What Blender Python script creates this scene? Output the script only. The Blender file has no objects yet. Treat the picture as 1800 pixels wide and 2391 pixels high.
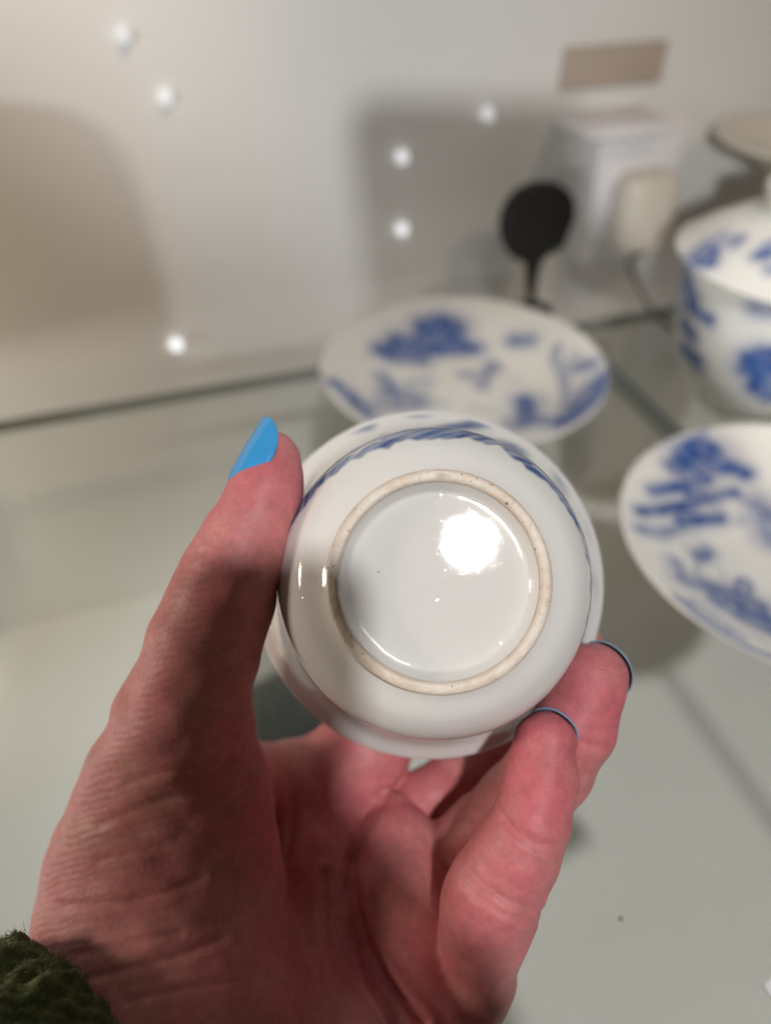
import bpy, math, random
import numpy as np
from mathutils import Vector, Matrix
from mathutils.bvhtree import BVHTree

random.seed(7)
rng = np.random.default_rng(11)
S = bpy.context.scene
C = S.collection

# ------------------------------------------------------------------ camera
F = 1805.0                      # focal length in photograph pixels (1800 wide)
PITCH = math.radians(42)
CAM = np.array([0.0, 0.0, 0.212])          # shelf top is z = 0
cr = np.array([1.0, 0, 0])
cu = np.array([0, math.sin(PITCH), math.cos(PITCH)])
cf = np.array([0, math.cos(PITCH), -math.sin(PITCH)])
cam = bpy.data.cameras.new('camera')
co = bpy.data.objects.new('camera', cam)
C.objects.link(co)
co.matrix_world = Matrix(((cr[0], cu[0], -cf[0], CAM[0]), (cr[1], cu[1], -cf[1], CAM[1]),
                          (cr[2], cu[2], -cf[2], CAM[2]), (0, 0, 0, 1)))
cam.sensor_fit = 'HORIZONTAL'
cam.sensor_width = 36
cam.lens = 36 * F / 1800
cam.clip_start = 0.005
cam.clip_end = 50
cam.dof.use_dof = True
cam.dof.focus_distance = 0.146
cam.dof.aperture_fstop = cam.lens / 4.4     # a 4 mm wide opening, like a phone's
S.camera = co

# ------------------------------------------------------------------ world and lamps
w = bpy.data.worlds.new('World')
S.world = w
w.use_nodes = True
bg = w.node_tree.nodes['Background']
bg.inputs[0].default_value = (1.0, 0.82, 0.66, 1)
bg.inputs[1].default_value = 0.065


def cam2w(v):
    v = np.asarray(v, float)
    return CAM + v[..., 0:1] * cr + v[..., 1:2] * cu + v[..., 2:3] * cf


def spot(name, pos, target, power, color, radius, angle, blend):
    l = bpy.data.lights.new(name, 'SPOT')
    o = bpy.data.objects.new(name, l)
    C.objects.link(o)
    o.location = pos
    o.rotation_euler = (Vector(target) - Vector(pos)).to_track_quat('-Z', 'Y').to_euler()
    l.energy = power
    l.color = color
    l.shadow_soft_size = radius
    l.spot_size = math.radians(angle)
    l.spot_blend = blend
    return o


KEY_POS = cam2w((0.207, 0.299, -1.5))
WASH_POS = cam2w((-0.138, -0.312, -0.72))
SIDE_POS = np.array([-0.58, -0.58, 0.23])
key_lamp = spot('key_lamp', KEY_POS, KEY_POS + (cam2w((-0.040, -0.252, 1.0)) - CAM), 84, (1.0, 0.97, 0.95), 0.042, 20.3, 0.45)
wash_lamp = spot('wall_lamp', WASH_POS, WASH_POS + (cam2w((0.45, 1.0, 1.0)) - CAM), 25, (0.98, 0.99, 1.0), 0.02, 60, 0.40)
side_fill = spot('side_fill', SIDE_POS, (-0.15, 0.38, 0.17), 9.5, (0.95, 0.98, 1.0), 0.03, 25, 0.5)  # added light, set to throw the unseen form's shadow on the left wall
warm_fill = spot('warm_fill', (0.16, -0.12, 0.86), (-0.25, 0.33, 0.12), 15, (1.0, 0.76, 0.54), 0.05, 31, 0.8)  # added warm fill for the left of the wall
left_fill = spot('left_fill', cam2w((-0.5, 0.02, 0.02)), cam2w((-0.045, -0.07, 0.155)), 4.2, (1.0, 0.84, 0.70), 0.04, 30, 0.6)  # added fill for the thumb base and the bowl's left side

right_fill = spot('right_fill', (0.46, -0.06, 0.72), (0.17, 0.41, 0.03), 4.5, (1.0, 0.72, 0.48), 0.05, 30, 0.9)  # added warm fill for the right of the wall
ll = bpy.data.lights.new('lower_fill', 'AREA')
lower_fill = bpy.data.objects.new('lower_fill', ll)  # added fill for the left of the lower board
C.objects.link(lower_fill)
lower_fill.location = (-0.42, 0.13, -0.045)
lower_fill.rotation_euler = (Vector((-0.14, 0.31, -0.15)) - lower_fill.location).to_track_quat('-Z', 'Y').to_euler()
ll.energy = 0.5
ll.size = 0.08
ll.color = (1.0, 0.96, 0.88)

vs = S.view_settings
vs.view_transform = 'Standard'
vs.look = 'None'
vs.exposure = 0
vs.gamma = 1
S.cycles.use_denoising = True
S.cycles.max_bounces = 10
S.cycles.transparent_max_bounces = 16
S.cycles.caustics_refractive = False
S.cycles.caustics_reflective = False

# ------------------------------------------------------------------ helpers


def P(px, py, z):
    """camera-space point of a photograph pixel at depth z"""
    return np.array([(px - 900) / F * z, -(py - 1195) / F * z, z])


def W(px, py, z):
    return cam2w(P(px, py, z))


def ray(px, py):
    d = (px - 900) / F * cr - (py - 1195) / F * cu + cf
    return d


def on_plane(px, py, p0, n):
    d = ray(px, py)
    t = np.dot(np.asarray(p0) - CAM, n) / np.dot(d, n)
    return CAM + d * t


PSI = math.radians(18.2)
U = np.array([math.cos(PSI), math.sin(PSI), 0])       # along the wall
N = np.array([math.sin(PSI), -math.cos(PSI), 0])      # out of the wall, towards the room
EDGE = np.array([0, 0.358, 0])                        # a point of the shelf's back edge
WALL = EDGE - N * 0.055


def on_wall(px, py, off=0.0):
    return on_plane(px, py, WALL + N * off, N)


def on_shelf(px, py, h=0.0):
    return on_plane(px, py, (0, 0, h), np.array([0, 0, 1.0]))


def mat(name):
    m = bpy.data.materials.new(name)
    m.use_nodes = True
    nt = m.node_tree
    return m, nt, nt.nodes['Principled BSDF'], nt.nodes, nt.links


def mk(name, verts, faces, material, parent=None, origin=None, smooth=True):
    v = np.asarray(verts, float)
    o0 = np.zeros(3) if origin is None else np.asarray(origin, float)
    me = bpy.data.meshes.new(name)
    if isinstance(faces, np.ndarray):
        nf, k = faces.shape
        me.vertices.add(len(v))
        me.vertices.foreach_set('co', (v - o0).ravel())
        me.loops.add(nf * k)
        me.loops.foreach_set('vertex_index', faces.astype(np.int32).ravel())
        me.polygons.add(nf)
        me.polygons.foreach_set('loop_start', (np.arange(nf) * k).astype(np.int32))
        me.update(calc_edges=True)
        me.validate()
    else:
        me.from_pydata((v - o0).tolist(), [], faces)
    me.polygons.foreach_set('use_smooth', [smooth] * len(me.polygons))
    if material:
        me.materials.append(material)
    o = bpy.data.objects.new(name, me)
    C.objects.link(o)
    if parent is not None:
        o.parent = parent
        o.location = o0 - np.array(parent.location)
    else:
        o.location = o0
    return o


def empty(name, loc):
    o = bpy.data.objects.new(name, None)
    C.objects.link(o)
    o.location = loc
    o.empty_display_size = 0.02
    return o


def tag(o, label=None, cat=None, group=None, kind=None):
    if label: o['label'] = label
    if cat: o['category'] = cat
    if group: o['group'] = group
    if kind: o['kind'] = kind
    return o


def attr(o, name, values):
    a = o.data.attributes.new(name, 'FLOAT', 'POINT')
    a.data.foreach_set('value', np.asarray(values, np.float32).ravel())


def grid_faces(nu, nv, wrap_u=False):
    i = np.arange(nu if wrap_u else nu - 1)
    j = np.arange(nv - 1)
    I, J = np.meshgrid(i, j, indexing='ij')
    I2 = (I + 1) % nu
    return np.stack([I * nv + J, I2 * nv + J, I2 * nv + J + 1, I * nv + J + 1], -1).reshape(-1, 4)


def catmull(pts, n):
    p = np.asarray(pts, float)
    p = np.vstack([2 * p[0] - p[1], p, 2 * p[-1] - p[-2]])
    segs = len(p) - 3
    t = np.linspace(0, segs - 1e-9, n)
    k = t.astype(int)
    t = (t - k)[:, None]
    a, b, c, d = p[k], p[k + 1], p[k + 2], p[k + 3]
    return 0.5 * ((2 * b) + (-a + c) * t + (2 * a - 5 * b + 4 * c - d) * t * t + (-a + 3 * b - 3 * c + d) * t ** 3)


def lathe(profile, n=192, wob=0.0):
    """profile (r, h) -> verts about local z, faces"""
    pr = np.asarray(profile, float)
    th = np.linspace(0, 2 * np.pi, n, endpoint=False)
    k = 1 + wob * (np.sin(2 * th + 1) + 0.6 * np.sin(3 * th + 2.2))
    x = pr[None, :, 0] * np.cos(th)[:, None] * k[:, None]
    y = pr[None, :, 0] * np.sin(th)[:, None] * k[:, None]
    z = np.repeat(pr[None, :, 1], n, 0)
    v = np.stack([x, y, z], -1).reshape(-1, 3)
    return v, grid_faces(n, len(pr), True)


def box(cx, sx, bevel=0.0015):
    """axis-aligned rounded box as bmesh-free verts/faces in local space, centre cx, size sx"""
    import bmesh
    bm = bmesh.new()
    bmesh.ops.create_cube(bm, size=1)
    for v in bm.verts:
        v.co = Vector((v.co.x * sx[0] + cx[0], v.co.y * sx[1] + cx[1], v.co.z * sx[2] + cx[2]))
    if bevel > 0:
        bmesh.ops.bevel(bm, geom=bm.edges[:], offset=bevel, segments=3, affect='EDGES', profile=0.5)
    bm.verts.ensure_lookup_table()
    vs_ = np.array([v.co[:] for v in bm.verts])
    fs = [[v.index for v in f.verts] for f in bm.faces]
    bm.free()
    return vs_, fs


def rot(verts, R):
    return np.asarray(verts) @ np.asarray(R).T


WALLROT = np.stack([U, -N, np.array([0, 0, 1.0])], 1)   # local x along wall, local y into the wall


def tube(points, radii, seg=16):
    p = np.asarray(points, float)
    n = len(p)
    r = np.broadcast_to(np.asarray(radii, float), (n,))
    t = np.gradient(p, axis=0)
    t /= np.linalg.norm(t, axis=1)[:, None]
    ref = np.array([0.31, 0.52, 0.8])
    a = np.cross(t, ref); a /= np.linalg.norm(a, axis=1)[:, None]
    b = np.cross(t, a)
    th = np.linspace(0, 2 * np.pi, seg, endpoint=False)
    v = p[None] + (np.cos(th)[:, None, None] * a[None] + np.sin(th)[:, None, None] * b[None]) * r[None, :, None]
    f = grid_faces(seg, n, True).tolist()
    f.append([i * n for i in range(seg)][::-1])
    f.append([i * n + n - 1 for i in range(seg)])
    return v.reshape(-1, 3), f


def stroke_field(verts, strokes):
    """strokes: list of (Nx3 points, half width, strength) -> paint 0..1 per vertex"""
    out = np.zeros(len(verts))
    for pts, wd, st in strokes:
        pts = np.asarray(pts, float)
        best = np.full(len(verts), 1e9)
        if len(pts) == 1:
            best = np.linalg.norm(verts - pts[0], axis=1)
        for a, b in zip(pts[:-1], pts[1:]):
            ab = b - a
            t = np.clip(((verts - a) @ ab) / max(ab @ ab, 1e-12), 0, 1)
            best = np.minimum(best, np.linalg.norm(verts - a - t[:, None] * ab, axis=1))
        v = np.clip((wd * 1.45 - best) / (wd * 0.7), 0, 1) * st
        out = np.maximum(out, v)
    return out


def paint_px(obj, strokes_px, far=1.0):
    """project brush strokes given as photograph pixels on the ware's own surface; stored per vertex"""
    me = obj.data
    n = len(me.vertices)
    v = np.empty(n * 3)
    me.vertices.foreach_get('co', v)
    mw = obj.matrix_world if obj.parent is None else obj.parent.matrix_basis @ obj.matrix_basis
    mw = np.array(mw)
    vw = v.reshape(-1, 3) @ mw[:3, :3].T + mw[:3, 3]
    bvh = BVHTree.FromPolygons([Vector(x) for x in vw], [list(p.vertices) for p in me.polygons])
    st = []
    for poly, wpx, s in strokes_px:
        pts = []
        for (x, y) in poly:
            d = Vector(ray(x, y)); d.normalize()
            h = bvh.ray_cast(Vector(CAM), d, 5)
            if h[0] is not None:
                pts.append(np.array(h[0]))
        if pts:
            wpx = wpx * 1.4
            z = np.dot(pts[0] - CAM, cf)
            st.append((pts, wpx / F * z, s))
            if s > 0.5:
                st.append((pts, wpx * 1.75 / F * z, 0.34))
    # brush dabs round the strong strokes, and thin bare lines through them
    dabs, bare = [], []
    for pts, wd, sv in list(st):
        if sv < 0.5: continue
        for a, b in zip(pts[:-1], pts[1:]):
            L = np.linalg.norm(b - a)
            u = (b - a) / max(L, 1e-9)
            for _ in range(max(3, int(L / wd * 2.2))):
                c = a + (b - a) * rng.random() + rng.normal(0, 0.75 * wd, 3) * np.array([1, 1, 0.3])
                e = c + (u + rng.normal(0, 0.8, 3)) * wd * rng.uniform(0.2, 0.7)
                dabs.append(([c, e], wd * rng.uniform(0.10, 0.26), rng.uniform(0.5, 1.0)))
                c = a + (b - a) * rng.random() + rng.normal(0, 0.5 * wd, 3) * np.array([1, 1, 0.3])
                e = c + (u + rng.normal(0, 0.5, 3)) * wd * rng.uniform(0.4, 1.0)
                bare.append(([c, e], wd * rng.uniform(0.05, 0.11), rng.uniform(0.3, 0.75)))
    p = stroke_field(vw, st)
    if dabs:
        p = np.maximum(p, stroke_field(vw, dabs)) * (1 - stroke_field(vw, bare))
    return p


# ------------------------------------------------------------------ materials


def porcelain(name, white, blue=(0.012, 0.045, 0.2), bump_scale=1500, bump=0.12, rough=0.07, specks=(), wobble=3.0, pits=False):
    m, nt, b, nd, lk = mat(name)
    a = nd.new('ShaderNodeAttribute'); a.attribute_name = 'paint'
    tc = nd.new('ShaderNodeTexCoord')
    n1 = nd.new('ShaderNodeTexNoise'); n1.inputs['Scale'].default_value = 160; n1.inputs['Detail'].default_value = 5
    lk.new(tc.outputs['Object'], n1.inputs['Vector'])
    # brushed cobalt: uneven edge and uneven wash
    ad = nd.new('ShaderNodeMath'); ad.operation = 'MULTIPLY_ADD'
    lk.new(n1.outputs[0], ad.inputs[0]); ad.inputs[1].default_value = 0.9; ad.inputs[2].default_value = -0.45
    ad2 = nd.new('ShaderNodeMath'); ad2.operation = 'MULTIPLY'
    lk.new(ad.outputs[0], ad2.inputs[0]); lk.new(a.outputs['Fac'], ad2.inputs[1])
    su = nd.new('ShaderNodeMath'); su.operation = 'ADD'; su.use_clamp = True
    lk.new(ad2.outputs[0], su.inputs[0]); lk.new(a.outputs['Fac'], su.inputs[1])
    n2 = nd.new('ShaderNodeTexNoise'); n2.inputs['Scale'].default_value = 45; n2.inputs['Detail'].default_value = 3
    lk.new(tc.outputs['Object'], n2.inputs['Vector'])
    wt = nd.new('ShaderNodeMixRGB'); wt.inputs[1].default_value = (*white, 1)
    wt.inputs[2].default_value = (white[0] * 0.93, white[1] * 0.95, white[2] * 0.95, 1)
    lk.new(n2.outputs[0], wt.inputs[0])
    mx = nd.new('ShaderNodeMixRGB'); lk.new(su.outputs[0], mx.inputs[0])
    lk.new(wt.outputs[0], mx.inputs[1]); bl = nd.new('ShaderNodeMixRGB'); bl.inputs[1].default_value = (*blue, 1)
    bl.inputs[2].default_value = (blue[0] * 2.4 + 0.01, blue[1] * 1.7 + 0.015, blue[2] * 1.25, 1)
    br = nd.new('ShaderNodeMapRange'); lk.new(n2.outputs[0], br.inputs[0]); br.inputs[1].default_value = 0.4; br.inputs[2].default_value = 0.66
    n2.inputs['Scale'].default_value = 110
    lk.new(br.outputs[0], bl.inputs[0]); lk.new(bl.outputs[0], mx.inputs[2])
    col = mx.outputs[0]
    for pos, rad_ in specks:
        d_ = nd.new('ShaderNodeVectorMath'); d_.operation = 'DISTANCE'
        lk.new(tc.outputs['Object'], d_.inputs[0]); d_.inputs[1].default_value = pos
        mr = nd.new('ShaderNodeMapRange'); lk.new(d_.outputs['Value'], mr.inputs[0])
        mr.inputs[1].default_value = rad_ * 0.5; mr.inputs[2].default_value = rad_
        mr.inputs[3].default_value = 0.85; mr.inputs[4].default_value = 0.0
        m2 = nd.new('ShaderNodeMixRGB'); lk.new(mr.outputs[0], m2.inputs[0])
        lk.new(col, m2.inputs[1]); m2.inputs[2].default_value = (0.13, 0.115, 0.07, 1)
        col = m2.outputs[0]
    lk.new(col, b.inputs['Base Color'])
    b.inputs['Roughness'].default_value = rough
    b.inputs['IOR'].default_value = 1.52
    # orange-peel glaze
    nb = nd.new('ShaderNodeTexNoise'); nb.inputs['Scale'].default_value = bump_scale
    nb.inputs['Detail'].default_value = 2
    lk.new(tc.outputs['Object'], nb.inputs['Vector'])
    nb2 = nd.new('ShaderNodeTexNoise'); nb2.inputs['Scale'].default_value = 190
    lk.new(tc.outputs['Object'], nb2.inputs['Vector'])
    sm = nd.new('ShaderNodeMath'); sm.operation = 'MULTIPLY_ADD'
    lk.new(nb2.outputs[0], sm.inputs[0]); sm.inputs[1].default_value = wobble; lk.new(nb.outputs[0], sm.inputs[2])
    height = sm.outputs[0]
    if pits:                       # sparse pinholes in the glaze
        vo = nd.new('ShaderNodeTexVoronoi'); vo.inputs['Scale'].default_value = 700
        lk.new(tc.outputs['Object'], vo.inputs['Vector'])
        sp_ = nd.new('ShaderNodeSeparateColor'); lk.new(vo.outputs['Color'], sp_.inputs[0])
        g1 = nd.new('ShaderNodeMath'); g1.operation = 'GREATER_THAN'; g1.inputs[1].default_value = 0.93
        lk.new(sp_.outputs[0], g1.inputs[0])
        mr = nd.new('ShaderNodeMapRange'); lk.new(vo.outputs['Distance'], mr.inputs[0])
        mr.inputs[1].default_value = 0.0; mr.inputs[2].default_value = 0.35; mr.inputs[3].default_value = -6.0; mr.inputs[4].default_value = 0.0
        pm = nd.new('ShaderNodeMath'); pm.operation = 'MULTIPLY_ADD'
        lk.new(mr.outputs[0], pm.inputs[0]); lk.new(g1.outputs[0], pm.inputs[1]); lk.new(sm.outputs[0], pm.inputs[2])
        height = pm.outputs[0]
    bp = nd.new('ShaderNodeBump'); bp.inputs['Strength'].default_value = bump
    bp.inputs['Distance'].default_value = 0.0001
    lk.new(height, bp.inputs['Height']); lk.new(bp.outputs[0], b.inputs['Normal'])
    return m


M_BOWL = porcelain('glazed_porcelain', (0.80, 0.79, 0.765), blue=(0.016, 0.062, 0.24), bump=0.12, bump_scale=3000, rough=0.03, wobble=0.25, pits=True,
                   specks=[(tuple(W(x, y, 0.1432 + (0.009 * (x - 1026) - 0.02 * (y - 1356)) * 0.143 / F) - W(1026, 1356, 0.140)), r_) for x, y, r_ in ((884, 1335, 0.00034), (962, 1342, 0.0002), (905, 1316, 0.00016), (1010, 1480, 0.00014), (1118, 1235, 0.00012))])
M_WARE = porcelain('display_porcelain', (0.80, 0.785, 0.735), blue=(0.012, 0.06, 0.27), bump=0.1)


def biscuit():
    m, nt, b, nd, lk = mat('unglazed_biscuit')
    tc = nd.new('ShaderNodeTexCoord')
    n = nd.new('ShaderNodeTexNoise'); n.inputs['Scale'].default_value = 1300; n.inputs['Detail'].default_value = 4
    n2 = nd.new('ShaderNodeTexNoise'); n2.inputs['Scale'].default_value = 120; n2.inputs['Detail'].default_value = 3
    lk.new(tc.outputs['Object'], n.inputs['Vector']); lk.new(tc.outputs['Object'], n2.inputs['Vector'])
    c = nd.new('ShaderNodeValToRGB')
    c.color_ramp.elements[0].position = 0.34; c.color_ramp.elements[0].color = (0.64, 0.52, 0.40, 1)
    c.color_ramp.elements[1].position = 0.6; c.color_ramp.elements[1].color = (0.76, 0.69, 0.60, 1)
    lk.new(n2.outputs[0], c.inputs[0])
    r = nd.new('ShaderNodeValToRGB')
    r.color_ramp.elements[0].position = 0.26; r.color_ramp.elements[0].color = (0.2, 0.14, 0.09, 1)
    r.color_ramp.elements[1].position = 0.36; r.color_ramp.elements[1].color = (1, 1, 1, 1)
    lk.new(n.outputs[0], r.inputs[0])
    mu = nd.new('ShaderNodeMixRGB'); mu.blend_type = 'MULTIPLY'; mu.inputs[0].default_value = 0.9
    lk.new(c.outputs[0], mu.inputs[1]); lk.new(r.outputs[0], mu.inputs[2])
    lk.new(mu.outputs[0], b.inputs['Base Color'])
    b.inputs['Roughness'].default_value = 0.42
    bp = nd.new('ShaderNodeBump'); bp.inputs['Strength'].default_value = 0.6; bp.inputs['Distance'].default_value = 0.0002
    lk.new(n.outputs[0], bp.inputs['Height']); lk.new(bp.outputs[0], b.inputs['Normal'])
    return m


M_BISCUIT = biscuit()


def plain(name, col, rough=0.5, noise=0.06, scale=12, coat=0.0, bump=0.0, bscale=400):
    m, nt, b, nd, lk = mat(name)
    tc = nd.new('ShaderNodeTexCoord')
    n = nd.new('ShaderNodeTexNoise'); n.inputs['Scale'].default_value = scale; n.inputs['Detail'].default_value = 4
    lk.new(tc.outputs['Object'], n.inputs['Vector'])
    mx = nd.new('ShaderNodeMixRGB'); lk.new(n.outputs[0], mx.inputs[0])
    mx.inputs[1].default_value = (*[c * (1 - noise) for c in col], 1)
    mx.inputs[2].default_value = (*[min(1, c * (1 + noise)) for c in col], 1)
    lk.new(mx.outputs[0], b.inputs['Base Color'])
    b.inputs['Roughness'].default_value = rough
    b.inputs['Coat Weight'].default_value = coat
    b.inputs['Coat Roughness'].default_value = 0.1
    if bump:
        nb = nd.new('ShaderNodeTexNoise'); nb.inputs['Scale'].default_value = bscale
        lk.new(tc.outputs['Object'], nb.inputs['Vector'])
        bp = nd.new('ShaderNodeBump'); bp.inputs['Strength'].default_value = bump; bp.inputs['Distance'].default_value = 0.001
        lk.new(nb.outputs[0], bp.inputs['Height']); lk.new(bp.outputs[0], b.inputs['Normal'])
    return m


M_WALL = plain('painted_wall', (0.74, 0.73, 0.70), 0.5, 0.03, 5)
M_LOW = plain('lower_shelf_paint', (0.76, 0.755, 0.74), 0.45, 0.05, 6)
M_CARD = plain('white_card', (0.82, 0.81, 0.83), 0.6, 0.02, 40)
M_CREAM = plain('cream_glaze', (0.70, 0.66, 0.58), 0.25, 0.04, 30)
M_BLACK = plain('matt_black', (0.012, 0.012, 0.013), 0.55, 0.2, 60)
M_PHONE = plain('dark_phone_case', (0.03, 0.03, 0.035), 0.5, 0.1, 60)
M_CABLE = plain('dark_cable', (0.05, 0.045, 0.04), 0.5, 0.1, 60)


def glass():
    m = bpy.data.materials.new('shelf_glass'); m.use_nodes = True
    nt = m.node_tree; nd = nt.nodes; lk = nt.links
    nd.clear()
    out = nd.new('ShaderNodeOutputMaterial')
    tr = nd.new('ShaderNodeBsdfTransparent'); tr.inputs[0].default_value = (0.955, 0.966, 0.952, 1)
    gl = nd.new('ShaderNodeBsdfGlossy'); gl.inputs['Roughness'].default_value = 0.015
    gl.inputs[0].default_value = (0.95, 1, 0.97, 1)
    lw = nd.new('ShaderNodeLayerWeight'); lw.inputs['Blend'].default_value = 0.5
    pw = nd.new('ShaderNodeMath'); pw.operation = 'POWER'; lk.new(lw.outputs['Facing'], pw.inputs[0]); pw.inputs[1].default_value = 5
    fr = nd.new('ShaderNodeMath'); fr.operation = 'MULTIPLY_ADD'; lk.new(pw.outputs[0], fr.inputs[0])
    fr.inputs[1].default_value = 0.96; fr.inputs[2].default_value = 0.04
    mx = nd.new('ShaderNodeMixShader')
    lk.new(fr.outputs[0], mx.inputs[0]); lk.new(tr.outputs[0], mx.inputs[1]); lk.new(gl.outputs[0], mx.inputs[2])
    lk.new(mx.outputs[0], out.inputs[0])
    return m


M_GLASS = glass()
M_GEDGE = plain('green_glass_edge', (0.20, 0.225, 0.205), 0.4, 0.1, 30)

# ------------------------------------------------------------------ the cabinet
wv, wf = box((0, 0.01, 0), (3.0, 0.02, 2.2), 0)
wall = mk('wall', rot(wv, WALLROT) + WALL + np.array([0, 0, 0.3]), wf, M_WALL, origin=WALL, smooth=False)
tag(wall, 'plain off-white back wall of the cabinet', kind='structure')
LOWZ = -0.19
lv, lf = box((0, -0.75, -0.01), (3.0, 1.5, 0.02), 0.002)
low = mk('floor', rot(lv, WALLROT) + WALL + np.array([0, 0, LOWZ]), lf, M_LOW, origin=WALL + np.array([0, 0, LOWZ]), smooth=False)
tag(low, 'pale painted board below the glass shelf', kind='structure')

# seam between the two panes, in wall coordinates (u along the wall from EDGE)
seam_u = float(np.dot(np.array([0.1085, 0.3735, 0]) - EDGE, U))


def pane(name, u0, u1, label):
    t = empty(name, EDGE + U * (u0 + u1) / 2)
    tag(t, label, 'glass shelf')
    depth = 0.46
    v, f = box(((u0 + u1) / 2, -depth / 2, -0.003), (u1 - u0 - 0.0004, depth - 0.0004, 0.0059), 0)
    mk('glass_sheet', rot(v, WALLROT) + EDGE, f, M_GLASS, t, origin=np.array(t.location), smooth=False)
    for nm, c, s in (('back_edge', ((u0 + u1) / 2, 0.0008, -0.003), (u1 - u0, 0.0014, 0.006)),
                     ('front_edge', ((u0 + u1) / 2, -depth - 0.0008, -0.003), (u1 - u0, 0.0014, 0.006)),
                     ('side_edge', (u0 - 0.0008 if u0 > 0 else u1 + 0.0008, -depth / 2, -0.003), (0.0014, depth, 0.006))):
        v, f = box(c, s, 0.0003)
        mk(nm, rot(v, WALLROT) + EDGE, f, M_GEDGE, t, origin=np.array(t.location), smooth=False)
    return t


pane('glass_shelf', -1.1, seam_u - 0.0035, 'wide clear glass shelf pane under the tree-painted back saucer, left of the seam')
pane('glass_shelf', seam_u + 0.0035, 1.1, 'clear glass shelf pane under the covered cup, right of the seam')

# ------------------------------------------------------------------ display porcelain
def saucer(label, ctr, strokes, fat=1.0):
    prof_in = catmull([(0.0005, 0.0058), (0.018, 0.0058), (0.032, 0.0068), (0.044, 0.0105), (0.056, 0.0158), (0.0668, 0.0205)], 60)
    prof_out = catmull([(0.0675, 0.0198), (0.056, 0.0135), (0.045, 0.0075), (0.036, 0.0042), (0.0355, 0.0003), (0.0335, 0.0003), (0.033, 0.0035), (0.0005, 0.0036)], 50)
    v, f = lathe(np.vstack([prof_in, prof_out]), 300)
    o = mk('saucer', v, f, M_WARE, origin=(0, 0, 0))
    o.location = ctr
    bpy.context.view_layer.update()
    attr(o, 'paint', paint_px(o, [(p_, w_ * fat, s_) for p_, w_, s_ in strokes]))
    return tag(o, label, 'saucer', 'blue and white saucers on the glass shelf')


def zz(ox, oy, sc, lst):
    return [([(ox + x / sc, oy + y / sc) for x, y in p], wd / sc, s) for p, wd, s in lst]


mid_strokes = zz(700, 650, 2.081, [
    ([(390, 345), (480, 330), (560, 350), (700, 345), (850, 340)], 26, 0.95), ([(430, 375), (560, 385), (600, 400)], 24, 0.8),
    ([(470, 300), (560, 310), (680, 290), (780, 310)], 30, 0.9), ([(600, 235), (690, 215), (760, 240)], 34, 0.95),
    ([(640, 200), (720, 200)], 20, 0.8), ([(560, 390), (580, 410)], 16, 0.6), ([(330, 375), (360, 372)], 12, 0.3),
    ([(1040, 300), (1110, 300)], 22, 0.75), ([(1130, 275), (1150, 275)], 8, 0.3),
    ([(790, 465), (850, 470), (960, 440)], 14, 0.55), ([(935, 410), (905, 470), (880, 525)], 14, 0.6),
    ([(1010, 500), (1060, 500)], 8, 0.25), ([(170, 510), (230, 560), (290, 620), (330, 660)], 24, 0.9),
    ([(250, 560), (330, 640)], 22, 0.7), ([(400, 480), (450, 530), (470, 590)], 20, 0.7), ([(420, 560), (520, 560), (590, 600)], 26, 0.7),
    ([(350, 610), (450, 620), (560, 620)], 20, 0.6), ([(530, 500), (640, 490)], 14, 0.45), ([(560, 540), (640, 530)], 10, 0.35),
    ([(620, 600), (720, 610)], 10, 0.35), ([(820, 620), (960, 650)], 10, 0.3),
    ([(1250, 330), (1235, 400), (1270, 440), (1290, 540)], 16, 0.5), ([(1280, 440), (1330, 360), (1400, 390)], 12, 0.35),
    ([(1350, 430), (1410, 415)], 24, 0.7), ([(1290, 550), (1270, 640), (1220, 690)], 14, 0.45),
    ([(1490, 470), (1450, 550), (1350, 640), (1270, 700)], 32, 0.85), ([(1420, 520), (1320, 610)], 28, 0.7), ([(1470, 560), (1330, 690), (1240, 730)], 14, 0.7),
    ([(1090, 590), (1110, 650), (1070, 720)], 30, 0.85), ([(1060, 720), (1150, 690), (1230, 690)], 30, 0.8), ([(1000, 690), (1060, 730)], 18, 0.5)])
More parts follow.
